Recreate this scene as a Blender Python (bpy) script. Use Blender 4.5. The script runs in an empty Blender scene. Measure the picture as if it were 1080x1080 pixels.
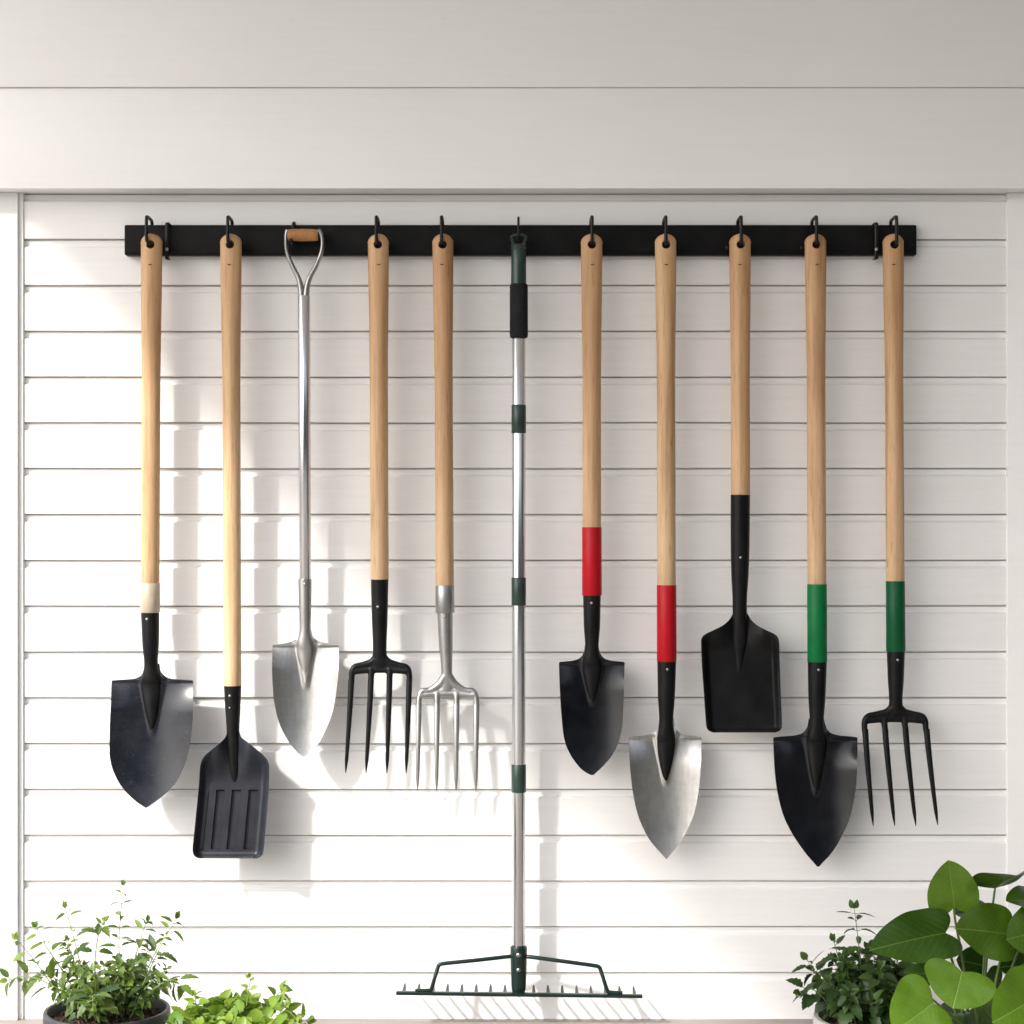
import bpy, bmesh, math, random
import numpy as np
from mathutils import Vector, Matrix, noise
R = math.radians
random.seed(7)
sc = bpy.context.scene
C = sc.collection

# ---------------------------------------------------------------- camera, light, exposure
S = 0.0016            # metres on the wall per unit of the measuring grid
D = 3.2               # camera distance from the siding
CZ = 534 * S          # camera height above the deck
cam = bpy.data.cameras.new('camera'); camo = bpy.data.objects.new('camera', cam); C.objects.link(camo)
camo.location = (0, -D, CZ); camo.rotation_euler = (R(90), 0, 0)
cam.sensor_width = 36; cam.lens = 36 * D / (1080 * S); cam.clip_start = .05; cam.clip_end = 2000
cam.dof.use_dof = False
sc.camera = camo

SUNV = Vector((1.0, 1.0, -1.09)).normalized()      # the way sunlight travels
elev = math.asin(-SUNV.z)
world = bpy.data.worlds.new('World'); sc.world = world; world.use_nodes = True
wn = world.node_tree; wn.nodes.clear()
sky = wn.nodes.new('ShaderNodeTexSky'); sky.sky_type = 'NISHITA'; sky.sun_disc = False
sky.sun_elevation = elev
sky.sun_rotation = math.atan2(-SUNV.x, -SUNV.y)
sky.dust_density = 3.0; sky.ozone_density = 0.6; sky.air_density = 0.8
hs = wn.nodes.new('ShaderNodeHueSaturation'); hs.inputs['Saturation'].default_value = .5
bg = wn.nodes.new('ShaderNodeBackground'); bg.inputs['Strength'].default_value = .15
wo = wn.nodes.new('ShaderNodeOutputWorld')
wn.links.new(sky.outputs[0], hs.inputs['Color']); wn.links.new(hs.outputs[0], bg.inputs['Color'])
wn.links.new(bg.outputs[0], wo.inputs['Surface'])
sun = bpy.data.lights.new('sun', 'SUN'); sun.energy = 2.0; sun.angle = R(2.8); sun.color = (1, .965, .91)
suno = bpy.data.objects.new('sun', sun); C.objects.link(suno)
suno.rotation_euler = (-SUNV).to_track_quat('Z', 'Y').to_euler()
suno.location = (-4, -4, 5)
sc.view_settings.view_transform = 'Standard'; sc.view_settings.look = 'None'
sc.view_settings.exposure = 1.18; sc.view_settings.gamma = 1
sc.view_settings.use_curve_mapping = False
sc.cycles.max_bounces = 10; sc.cycles.diffuse_bounces = 6; sc.cycles.use_denoising = True

def P(x, y, d=0.0):
    k = S * (D - d) / D
    return Vector(((x - 540) * k, -d, CZ + (540 - y) * k))

# ---------------------------------------------------------------- materials
def mat(name):
    m = bpy.data.materials.new(name); m.use_nodes = True
    return m, m.node_tree, m.node_tree.nodes['Principled BSDF']
def nd(nt, t, **kw):
    n = nt.nodes.new(t)
    for k, v in kw.items():
        if k in n.inputs: n.inputs[k].default_value = v
        else: setattr(n, k, v)
    return n
def coords(nt, scale=(1, 1, 1), rnd=True):
    tc = nd(nt, 'ShaderNodeTexCoord'); mp = nd(nt, 'ShaderNodeMapping')
    mp.inputs['Scale'].default_value = scale
    nt.links.new(tc.outputs['Object'], mp.inputs['Vector'])
    if rnd:
        oi = nd(nt, 'ShaderNodeObjectInfo'); mu = nd(nt, 'ShaderNodeMath', operation='MULTIPLY'); mu.inputs[1].default_value = 37.
        nt.links.new(oi.outputs['Random'], mu.inputs[0])
        cb = nd(nt, 'ShaderNodeCombineXYZ')
        for i in range(3): nt.links.new(mu.outputs[0], cb.inputs[i])
        nt.links.new(cb.outputs[0], mp.inputs['Location'])
    return mp.outputs['Vector']
def ramp(nt, src, stops):
    r = nd(nt, 'ShaderNodeValToRGB'); e = r.color_ramp.elements
    while len(e) > 1: e.remove(e[0])
    e[0].position = stops[0][0]; e[0].color = (*stops[0][1], 1)
    for p, c in stops[1:]:
        q = e.new(p); q.color = (*c, 1)
    nt.links.new(src, r.inputs['Fac']); return r.outputs['Color']
def noi(nt, vec, scale, detail=4, rough=.55):
    n = nd(nt, 'ShaderNodeTexNoise'); n.inputs['Scale'].default_value = scale
    n.inputs['Detail'].default_value = detail; n.inputs['Roughness'].default_value = rough
    nt.links.new(vec, n.inputs['Vector']); return n.outputs['Fac']
def bump(nt, b, h, strength, dist=.001):
    n = nd(nt, 'ShaderNodeBump'); n.inputs['Strength'].default_value = strength; n.inputs['Distance'].default_value = dist
    nt.links.new(h, n.inputs['Height']); nt.links.new(n.outputs['Normal'], b.inputs['Normal'])
def mul(nt, a, b, f=1.):
    m = nd(nt, 'ShaderNodeMix', data_type='RGBA', blend_type='MULTIPLY'); m.inputs['Factor'].default_value = f
    nt.links.new(a, m.inputs['A']); nt.links.new(b, m.inputs['B']); return m.outputs['Result']

def paint_mat(name, c, grain=1.0):
    m, nt, b = mat(name)
    v = coords(nt, (1.2, 8, 22), False)
    g = noi(nt, v, 6, 6, .6)
    v2 = coords(nt, (1, 1, 1), False)
    n2 = noi(nt, v2, 2.3, 5, .6)
    c1 = ramp(nt, n2, [(.3, tuple(x * .955 for x in c)), (.7, c)])
    c2 = ramp(nt, g, [(.25, (.96, .955, .95)), (.6, (1, 1, 1))])
    n3 = noi(nt, v2, 60, 3, .7)
    c3 = ramp(nt, n3, [(.20, (.93, .92, .90)), (.30, (1, 1, 1))])
    nt.links.new(mul(nt, mul(nt, c1, c2, .8 * grain), c3), b.inputs['Base Color'])
    b.inputs['Roughness'].default_value = .42; b.inputs['Specular IOR Level'].default_value = .4
    bump(nt, b, g, .35 * grain, .0012)
    return m
M = {}
M['siding'] = paint_mat('white_siding_paint', (.81, .808, .80))
M['trim'] = paint_mat('white_trim_paint', (.83, .828, .82), .6)

def wood_mat(name, a, bcol, c):
    m, nt, b = mat(name)
    v = coords(nt, (60, 60, 2.2))
    g = noi(nt, v, 1.6, 8, .62)
    col = ramp(nt, g, [(.28, a), (.5, bcol), (.72, c)])
    v2 = coords(nt, (160, 160, 14)); k = noi(nt, v2, 1.1, 3, .5)
    col = mul(nt, col, ramp(nt, k, [(.26, (.62, .5, .4)), (.36, (1, 1, 1))]), .75)
    v3 = coords(nt, (8, 8, 3)); k3 = noi(nt, v3, 1.3, 2, .5)
    col = mul(nt, col, ramp(nt, k3, [(.3, (.86, .82, .78)), (.65, (1, 1, 1))]))
    tcz = nd(nt, 'ShaderNodeTexCoord'); sz = nd(nt, 'ShaderNodeSeparateXYZ'); nt.links.new(tcz.outputs['Object'], sz.inputs[0])
    mz = nd(nt, 'ShaderNodeMapRange'); mz.inputs['From Min'].default_value = -.55; mz.inputs['From Max'].default_value = -.05
    nt.links.new(sz.outputs[2], mz.inputs['Value'])
    ob = nd(nt, 'ShaderNodeObjectInfo')
    col = mul(nt, col, ramp(nt, ob.outputs['Random'], [(0, (.86, .83, .80)), (.5, (1, 1, 1)), (1, (.95, .99, 1.0))]))
    v4 = coords(nt, (420, 420, 26)); k4 = noi(nt, v4, 1.0, 2, .6)
    col = mul(nt, col, ramp(nt, k4, [(.30, (.74, .66, .58)), (.46, (1, 1, 1))]), .6)
    v5 = coords(nt, (30, 30, 9)); k5 = noi(nt, v5, 1.0, 3, .7)
    col = mul(nt, col, ramp(nt, k5, [(.24, (.62, .46, .34)), (.31, (1, 1, 1))]), .7)
    col = mul(nt, col, ramp(nt, mz.outputs[0], [(0, (1, 1, 1)), (1, (.86, .765, .665))]))
    nt.links.new(col, b.inputs['Base Color'])
    b.inputs['Roughness'].default_value = .46; b.inputs['Specular IOR Level'].default_value = .35
    bump(nt, b, g, .25, .0006)
    return m
M['wood'] = wood_mat('ash_wood', (.46, .285, .15), (.64, .435, .255), (.72, .525, .33))
M['grip_wood'] = wood_mat('grip_wood', (.36, .18, .07), (.48, .26, .11), (.55, .32, .15))

def black_mat(name, c, rough, dust=.0, spec=.3):
    m, nt, b = mat(name); b.inputs['Specular IOR Level'].default_value = spec
    v = coords(nt, (1, 1, 1))
    g = noi(nt, v, 28, 6, .65); h = noi(nt, v, 900, 2, .5)
    col = ramp(nt, g, [(.35, c), (.75, tuple(x * 1.55 + .004 * (1 + dust) for x in c))])
    sp = noi(nt, v, 260, 2, .5)
    col2 = ramp(nt, sp, [(.70, (0, 0, 0)), (.78, (.22 * dust, .22 * dust, .23 * dust))])
    ad = nd(nt, 'ShaderNodeMix', data_type='RGBA', blend_type='ADD'); ad.inputs['Factor'].default_value = 1
    nt.links.new(col, ad.inputs['A']); nt.links.new(col2, ad.inputs['B'])
    nt.links.new(ad.outputs['Result'], b.inputs['Base Color'])
    rr = nd(nt, 'ShaderNodeMapRange'); rr.inputs['To Min'].default_value = rough - .08; rr.inputs['To Max'].default_value = rough + .12
    nt.links.new(g, rr.inputs['Value']); nt.links.new(rr.outputs[0], b.inputs['Roughness'])
    bump(nt, b, h, .12, .0004)
    return m
M['black'] = black_mat('black_powder_coat', (.0032, .0033, .0038), .38, 0, .17)
M['black_worn'] = black_mat('black_scuffed_steel', (.0065, .0078, .0125), .25, .4, .48)
M['black_soft'] = black_mat('black_satin_steel', (.0028, .0032, .0052), .20, .08, .34)
M['black_slot'] = black_mat('black_slotted_steel', (.010, .0115, .017), .38, .15, .4)
M['rail'] = black_mat('black_rail_paint', (.0035, .0035, .0037), .5, 0, .12)
M['foam'] = black_mat('black_foam', (.011, .011, .012), .85, 0, .15)
M['hook'] = black_mat('hook_black', (.005, .005, .005), .35, 0, .25)

def steel_mat(name, c, r0, r1, brush=(4, 4, 120), dark=.55, stain=1.0):
    m, nt, b = mat(name)
    b.inputs['Metallic'].default_value = 1
    v = coords(nt, brush); g = noi(nt, v, 5, 5, .6)
    v2 = coords(nt, (1, 1, 1)); n2 = noi(nt, v2, 22, 6, .65)
    col = ramp(nt, n2, [(.30, tuple(x * dark for x in c)), (.62, c)])
    col = mul(nt, col, ramp(nt, g, [(.3, (.86, .86, .86)), (.6, (1, 1, 1))]), stain)
    nt.links.new(col, b.inputs['Base Color'])
    rr = nd(nt, 'ShaderNodeMapRange'); rr.inputs['From Min'].default_value = .3; rr.inputs['From Max'].default_value = .7
    rr.inputs['To Min'].default_value = r1; rr.inputs['To Max'].default_value = r0
    nt.links.new(n2, rr.inputs['Value']); nt.links.new(rr.outputs[0], b.inputs['Roughness'])
    bump(nt, b, g, .15, .0005)
    return m
M['steel'] = steel_mat('brushed_steel', (.47, .465, .45), .29, .42, (40, 40, 5), .66)
M['steel_dull'] = steel_mat('dull_grey_steel', (.42, .42, .415), .33, .48, (40, 40, 8), .75)
M['alu'] = steel_mat('brushed_aluminium', (.62, .63, .645), .22, .24, (120, 120, .6), .97, .35)
M['bolt'] = steel_mat('zinc_bolt', (.42, .42, .41), .3, .4, (10, 10, 10), .8)
def plain(name, c, rough, spec=.5, var=.12):
    m, nt, b = mat(name); v = coords(nt)
    n = noi(nt, v, 40, 4, .6)
    nt.links.new(ramp(nt, n, [(.3, tuple(x * (1 - var) for x in c)), (.7, tuple(min(1, x * (1 + var)) for x in c))]), b.inputs['Base Color'])
    b.inputs['Roughness'].default_value = rough; b.inputs['Specular IOR Level'].default_value = spec
    bump(nt, b, n, .1, .0004)
    return m
M['red'] = plain('red_enamel', (.40, .004, .010), .42, .22)
M['green'] = plain('green_enamel', (.001, .135, .035), .42, .2)
M['green_deep'] = plain('deep_green_enamel', (.001, .072, .024), .4, .2)
M['rake_green'] = plain('dark_green_plastic', (.020, .042, .034), .3, .4)
M['rake_head'] = plain('dark_green_enamel', (.004, .015, .0125), .3, .35)
M['taupe'] = plain('taupe_lacquer', (.40, .34, .26), .4)
M['mark'] = plain('burnt_mark', (.10, .045, .018), .6)
M['pot_grey'] = plain('charcoal_plastic', (.035, .037, .042), .5)
M['pot_stone'] = plain('pale_stone_glaze', (.40, .385, .35), .6)
M['pot_clay'] = plain('terracotta', (.33, .13, .06), .75)
def soil_mat():
    m, nt, b = mat('bark_soil'); v = coords(nt); n = noi(nt, v, 120, 6, .7)
    nt.links.new(ramp(nt, n, [(.35, (.012, .008, .005)), (.55, (.06, .033, .018)), (.7, (.24, .13, .07))]), b.inputs['Base Color'])
    b.inputs['Roughness'].default_value = .9; bump(nt, b, n, 1, .004); return m
M['soil'] = soil_mat()
def deck_mat():
    m, nt, b = mat('deck_timber'); v = coords(nt, (1.5, 30, 30), False); n = noi(nt, v, 3, 7, .6)
    nt.links.new(ramp(nt, n, [(.3, (.21, .185, .165)), (.7, (.33, .30, .275))]), b.inputs['Base Color'])
    b.inputs['Roughness'].default_value = .6; bump(nt, b, n, .4, .001); return m
M['deck'] = deck_mat()
M['screen'] = plain('added_screen_dark', (.03, .032, .03), .6)  # for the added, unseen boards that darken the right side
def ground_mat():
    m, nt, b = mat('gravel_ground'); v = coords(nt, (1, 1, 1), False); n = noi(nt, v, 6, 8, .7)
    nt.links.new(ramp(nt, n, [(.3, (.19, .19, .18)), (.7, (.34, .335, .32))]), b.inputs['Base Color'])
    b.inputs['Roughness'].default_value = .95; bump(nt, b, n, .6, .02); return m
M['ground'] = ground_mat()

def leaf_mat(name, ca, cb, rough=.42, trans=.28, veins=False, veincol=(.32, .42, .12)):
    m, nt, b = mat(name)
    at = nd(nt, 'ShaderNodeAttribute'); at.attribute_name = 'tint'
    col = ramp(nt, at.outputs['Fac'], [(0, ca), (1, cb)])
    v = coords(nt); n = noi(nt, v, 70, 4, .6)
    col = mul(nt, col, ramp(nt, n, [(.3, (.78, .80, .72)), (.65, (1, 1, 1))]))
    if veins:
        uv = nd(nt, 'ShaderNodeUVMap'); sp = nd(nt, 'ShaderNodeSeparateXYZ'); nt.links.new(uv.outputs[0], sp.inputs[0])
        def mth(op, a, bb=None, cl=False):
            k = nd(nt, 'ShaderNodeMath', operation=op); k.use_clamp = cl
            for i, q in enumerate((a, bb)):
                if q is None: continue
                if isinstance(q, (int, float)): k.inputs[i].default_value = q
                else: nt.links.new(q, k.inputs[i])
            return k.outputs[0]
        a = sp.outputs[0]; bb = mth('ABSOLUTE', mth('SUBTRACT', sp.outputs[1], .5))
        mid = mth('SUBTRACT', 1, mth('MULTIPLY', bb, 75), True)
        t = mth('FRACT', mth('MULTIPLY', mth('SUBTRACT', a, mth('MULTIPLY', bb, .85)), 9.0))
        lat = mth('SUBTRACT', 1, mth('MULTIPLY', mth('ABSOLUTE', mth('SUBTRACT', t, .5)), 14), True)
        lat = mth('MULTIPLY', lat, mth('SUBTRACT', .42, mth('MULTIPLY', bb, .6), True))
        msk = mth('MAXIMUM', mid, lat)
        mx = nd(nt, 'ShaderNodeMix', data_type='RGBA'); mx.inputs['B'].default_value = (*veincol, 1)
        nt.links.new(mth('MULTIPLY', msk, .75), mx.inputs['Factor']); nt.links.new(col, mx.inputs['A'])
        col = mx.outputs['Result']
        bump(nt, b, mth('SUBTRACT', n, msk), .35, .0015)
    nt.links.new(col, b.inputs['Base Color'])
    b.inputs['Roughness'].default_value = rough; b.inputs['Specular IOR Level'].default_value = .5
    tr = nd(nt, 'ShaderNodeBsdfTranslucent'); nt.links.new(col, tr.inputs['Color'])
    mix = nd(nt, 'ShaderNodeMixShader'); mix.inputs[0].default_value = trans
    nt.links.new(b.outputs[0], mix.inputs[1]); nt.links.new(tr.outputs[0], mix.inputs[2])
    nt.links.new(mix.outputs[0], nt.nodes['Material Output'].inputs['Surface'])
    return m
M['leaf_herb'] = leaf_mat('herb_leaf', (.035, .085, .022), (.20, .30, .045), .5, .35)
M['leaf_mint'] = leaf_mat('mint_leaf', (.10, .22, .02), (.30, .42, .05), .45, .35)
M['leaf_dark'] = leaf_mat('dark_herb_leaf', (.012, .040, .006), (.060, .125, .022), .5, .25)
M['leaf_big'] = leaf_mat('glossy_broad_leaf', (.012, .048, .004), (.105, .205, .010), .30, .22, True, (.16, .26, .05))
M['stem'] = plain('green_stem', (.16, .24, .07), .5)
M['stem_dark'] = plain('dark_green_stem', (.085, .14, .035), .45)

# ---------------------------------------------------------------- helpers
def thing(name, label, cat, loc=(0, 0, 0), group=None):
    o = bpy.data.objects.new(name, None); C.objects.link(o); o.location = loc
    o.empty_display_size = .05
    o['label'] = label; o['category'] = cat
    if group: o['group'] = group
    bpy.context.view_layer.update()
    return o
def tag(o, label, cat, group=None):
    o['label'] = label; o['category'] = cat
    if group: o['group'] = group
    return o
def origin_of(parent):
    v = Vector((0, 0, 0))
    while parent is not None:
        v += parent.location; parent = parent.parent
    return v
def obj(name, bm, m, parent=None, smooth=True, angle=38, label=None, loc=None):
    off = origin_of(parent)
    if loc is not None: off = Vector(loc)
    bmesh.ops.recalc_face_normals(bm, faces=bm.faces)
    bmesh.ops.translate(bm, verts=bm.verts, vec=-off)
    me = bpy.data.meshes.new(name); bm.to_mesh(me); bm.free()
    o = bpy.data.objects.new(name, me); C.objects.link(o)
    if parent: o.parent = parent
    elif loc is not None: o.location = loc
    me.materials.append(m)
    if smooth:
        me.shade_smooth(); me.set_sharp_from_angle(angle=R(angle))
    if label: o['label'] = label
    return o
def box(bm, x0, x1, y0, y1, z0, z1, bev=0, seg=2):
    r = bmesh.ops.create_cube(bm, size=1)
    vs = r['verts']
    for v in vs:
        v.co = Vector(((x0 + x1) / 2 + v.co.x * (x1 - x0), (y0 + y1) / 2 + v.co.y * (y1 - y0), (z0 + z1) / 2 + v.co.z * (z1 - z0)))
    if bev:
        es = list({e for v in vs for e in v.link_edges})
        bmesh.ops.bevel(bm, geom=es, offset=bev, segments=seg, affect='EDGES', profile=.6)
def tube(bm, pts, radii, n=20, cap=True, side=Vector((1, 0, 0)), power=2.0):
    """sweep an (elliptical) section; radii: number or (across, deep) per point; side = the 'across' direction hint"""
    pts = [Vector(p) for p in pts]; rings = []
    prev = None
    for i, p in enumerate(pts):
        t = (pts[min(i + 1, len(pts) - 1)] - pts[max(i - 1, 0)]).normalized()
        if prev is None:
            a = side - t * side.dot(t)
            if a.length < 1e-4: a = Vector((0, 1, 0)) - t * t.y
        else:
            a = prev - t * prev.dot(t)
        a.normalize(); prev = a; b = t.cross(a)
        r = radii[i] if isinstance(radii, list) else radii
        rx, ry = r if isinstance(r, (tuple, list)) else (r, r)
        ring = []
        for k in range(n):
            th = 2 * math.pi * k / n; cx, cy = math.cos(th), math.sin(th)
            if power != 2.0:
                cx = math.copysign(abs(cx) ** (2 / power), cx); cy = math.copysign(abs(cy) ** (2 / power), cy)
            ring.append(bm.verts.new(p + a * (rx * cx) + b * (ry * cy)))
        rings.append(ring)
    for i in range(len(rings) - 1):
        for k in range(n):
            bm.faces.new((rings[i][k], rings[i][(k + 1) % n], rings[i + 1][(k + 1) % n], rings[i + 1][k]))
    if cap:
        bm.faces.new(rings[0][::-1]); bm.faces.new(rings[-1])
    return rings
def smooth_path(pts, n=8):
    pts = [Vector(p) for p in pts]; out = []
    for i in range(len(pts) - 1):
        p0 = pts[max(i - 1, 0)]; p1 = pts[i]; p2 = pts[i + 1]; p3 = pts[min(i + 2, len(pts) - 1)]
        for k in range(n):
            t = k / n
            out.append(.5 * ((2 * p1) + (p2 - p0) * t + (2 * p0 - 5 * p1 + 4 * p2 - p3) * t * t + (3 * p1 - p0 - 3 * p2 + p3) * t ** 3))
    out.append(pts[-1]); return out
def lerp_list(vals, n):
    xs = np.linspace(0, 1, len(vals)); q = np.linspace(0, 1, n)
    a = np.array(vals, float)
    if a.ndim == 1: return list(np.interp(q, xs, a))
    return [tuple(r) for r in np.stack([np.interp(q, xs, a[:, i]) for i in range(a.shape[1])], 1)]
def pchip(xk, yk, x):
    xk = np.array(xk, float); yk = np.array(yk, float); h = np.diff(xk); dl = np.diff(yk) / h
    m = np.zeros(len(xk)); m[0] = dl[0]; m[-1] = dl[-1]
    for i in range(1, len(xk) - 1):
        if dl[i - 1] * dl[i] > 0:
            w1 = 2 * h[i] + h[i - 1]; w2 = h[i] + 2 * h[i - 1]
            m[i] = (w1 + w2) / (w1 / dl[i - 1] + w2 / dl[i])
    i = np.clip(np.searchsorted(xk, x, side='right') - 1, 0, len(h) - 1)
    t = (x - xk[i]) / h[i]; t2 = t * t; t3 = t2 * t
    return (2 * t3 - 3 * t2 + 1) * yk[i] + (t3 - 2 * t2 + t) * h[i] * m[i] + (-2 * t3 + 3 * t2) * yk[i + 1] + (t3 - t2) * h[i] * m[i + 1]
def ss(a, b, x):
    t = min(1, max(0, (x - a) / (b - a))); return t * t * (3 - 2 * t)
def grid_sheet(bm, rows, thick):
    """rows: list of lists of (front point); makes a sheet with thickness towards the wall"""
    F = [[bm.verts.new(p) for p in r] for r in rows]
    B = [[bm.verts.new(p + Vector((0, thick, 0))) for p in r] for r in rows]
    nr, nc = len(F), len(F[0])
    for i in range(nr - 1):
        for j in range(nc - 1):
            bm.faces.new((F[i][j], F[i + 1][j], F[i + 1][j + 1], F[i][j + 1]))
            bm.faces.new((B[i][j], B[i][j + 1], B[i + 1][j + 1], B[i + 1][j]))
    for i in range(nr - 1):
        bm.faces.new((F[i][0], B[i][0], B[i + 1][0], F[i + 1][0]))
        bm.faces.new((F[i][-1], F[i + 1][-1], B[i + 1][-1], B[i][-1]))
    for j in range(nc - 1):
        bm.faces.new((F[0][j], F[0][j + 1], B[0][j + 1], B[0][j]))
        bm.faces.new((F[-1][j], B[-1][j], B[-1][j + 1], F[-1][j + 1]))

# ---------------------------------------------------------------- the setting
bm = bmesh.new(); r = 600
vs = [bm.verts.new(v) for v in ((-r, -r, -.2), (r, -r, -.2), (r, r, -.2), (-r, r, -.2))]; bm.faces.new(vs)
o = obj('ground', bm, M['ground'], smooth=False); o['kind'] = 'structure'
bm = bmesh.new()
for i in range(21):
    y1 = .012 - i * .126 - (.002 if i else 0)
    box(bm, -2.6, 4.2, y1 - .120, y1, -.03, -.001, .002, 1)
box(bm, -2.6, 4.2, -2.65, .012, -.19, -.032)
o = obj('deck', bm, M['deck'], smooth=False); o['kind'] = 'structure'

bm = bmesh.new()      # unseen dark rise, added behind the camera to darken reflections in the metal
hv = []
for i in range(81):
    x = -9 + 60 * i / 80; row = []
    for k, (yy, f) in enumerate(((-13, 0), (-14, .55), (-15.5, .9), (-18, 1), (-26, .8), (-40, 0))):
        nz = noise.noise(Vector((x * .35, yy * .3, 1.3))) + .5 * noise.noise(Vector((x * 1.1, yy, 7)))
        row.append(bm.verts.new((x, yy + x * .10 + nz, -.3 + 6.0 * f * min(1, (x + 9) / 7) * (1 + .25 * nz))))
    hv.append(row)
for i in range(80):
    for k in range(5): bm.faces.new((hv[i][k], hv[i + 1][k], hv[i + 1][k + 1], hv[i][k + 1]))
o = obj('added_dark_rise', bm, plain('added_rise_green', (.035, .05, .022), .95, .1, .5)); o['kind'] = 'structure'

XL = (24.8 - 540) * S; XR = (1062 - 540) * S
house = thing('house_wall', 'white painted timber wall of horizontal boards behind the hanging tools', 'wall', (0, .01, 0))
# siding: horizontal boards, each with an overhanging lower edge above a recessed channel
Hc = .0062
lines = [(1074.3 - 48.35 * i) for i in range(19)]
bm = bmesh.new()
nx = 60
prof = []
zl = sorted([(1074.3 - y) * S for y in lines])
prof.append((0.0, -.004))
for i, z0 in enumerate(zl):
    zt = zl[i + 1] if i + 1 < len(zl) else z0 + .06
    prof += [(0.0, z0 + .0008), (0.0006, z0), ] if i == 0 else [(0.0009, z0), (0.0, z0 + .0012)]
    if i + 1 < len(zl):
        prof += [(0.0, zt - .0150), (0.0008, zt - .0138), (Hc - .0006, zt - .0118), (Hc, zt - .0108), (Hc, zt - .0022), (Hc + .006, zt - .0020), (Hc + .006, zt), ]
prof.append((0.0, zl[-1] + .03)); 
cols = []
for k in range(nx + 1):
    x = XL - .004 + (XR - XL + .006) * k / nx
    col = []
    for (y, z) in prof:
        q = round(z / (48.35 * S))
        dz = (noise.noise(Vector((x * 2.2, q * 3.7, 0)))) * .0009
        dy = (noise.noise(Vector((x * 1.3, q * 5.1, 4)))) * .0006
        col.append(bm.verts.new((x, y + dy, z + dz)))
    cols.append(col)
for k in range(nx):
    for j in range(len(prof) - 1):
        bm.faces.new((cols[k][j], cols[k + 1][j], cols[k + 1][j + 1], cols[k][j + 1]))
o = obj('siding', bm, M['siding'], house, angle=25)
sol = None
# backing wall so nothing is paper thin
bm = bmesh.new(); box(bm, -1.9, 4.2, .016, .12, -.19, 2.149)
obj('wall_core', bm, M['trim'], house, smooth=False)
ztop = zl[-1]
bm = bmesh.new()
box(bm, -1.9, (20 - 540) * S, -.010, .0155, -.001, ztop, .0012)
box(bm, (20 - 540) * S, XL, -.0035, .0155, -.001, ztop, .0010)
obj('corner_trim', bm, M['trim'], house)
bm = bmesh.new(); box(bm, XR, 4.2, -.0035, .0155, -.001, ztop, .0010)
obj('corner_trim', bm, M['trim'], house)
bm = bmesh.new()
for a_, b_, z0_, z1_, y_ in ((-1.9, 4.2, ztop + .0002, 1.560, -.045), (-1.9, 4.2, 1.5606, 1.90, -.050), (-1.9, 4.2, 1.9006, 2.149, -.045)):
    box(bm, a_, b_, y_, .0155, z0_, z1_, .0020)
obj('header_board', bm, M['trim'], house)
bm = bmesh.new()   # porch roof over the wall, its left edge at right angles to the siding
xr0 = -1.568
box(bm, xr0, 4.2, -2.25, .12, 2.15, 2.21)
for i in range(9): box(bm, xr0 + .1 + i * .6, xr0 + .15 + i * .6, -2.2, -.05, 2.21, 2.3)
obj('porch_roof', bm, M['trim'], house, smooth=False)
bm = bmesh.new()   # unseen dark boards, added at right to darken ambient light and metal reflections
for i in range(15): box(bm, 1.90, 1.93, -2.0 + i * .13, -2.0 + i * .13 + .12, .0, 1.79, .003, 1)
obj('added_dark_screen', bm, M['screen'], house, smooth=False)

# ---------------------------------------------------------------- rail
rail = thing('tool_rail', 'long black metal rail fixed across the white boards, hooks along its top', 'rail', P(549, 269, 0))
bm = bmesh.new()
a = P(131, 237, .022); b = P(967, 269, .022)
box(bm, a.x, b.x, -.022, -.0005, b.z, a.z, .0035, 3)
obj('bar', bm, M['rail'], rail)
bm = bmesh.new()
box(bm, a.x + .005, b.x - .005, -.0245, -.0215, b.z + .0028, b.z + .0055, .001, 2)
obj('lip', bm, M['rail'], rail)
for x in (176, 924.5):
    bm = bmesh.new(); p = P(x, 234.5, .03); q = P(x, 272, .03)
    tube(bm, smooth_path([(p.x, -.001, p.z - .001), (p.x, -.012, p.z), (p.x, -.026, p.z - .001), (p.x, -.029, p.z - .008), (p.x, -.029, q.z + .006), (p.x, -.026, q.z - .0005), (p.x, -.012, q.z)], 5), (.0033, .0017), 12)
    br = obj('bracket', bm, M['hook'], rail)
    bm = bmesh.new(); c = P(x, 263, .0305)
    tube(bm, [c + Vector((0, .002, 0)), c + Vector((0, -.0012, 0)), c + Vector((0, -.002, 0))], [.0028, .0028, .0016], 16)
    obj('screw', bm, M['bolt'], br)
for x in (767, 846, 302):
    bm = bmesh.new(); c = P(x, 261.5, .022)
    tube(bm, [c, c + Vector((0, -.003, 0)), c + Vector((0, -.0042, 0))], [.0034, .0034, .0018], 16)
    obj('screw', bm, M['hook'], rail)

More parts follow.
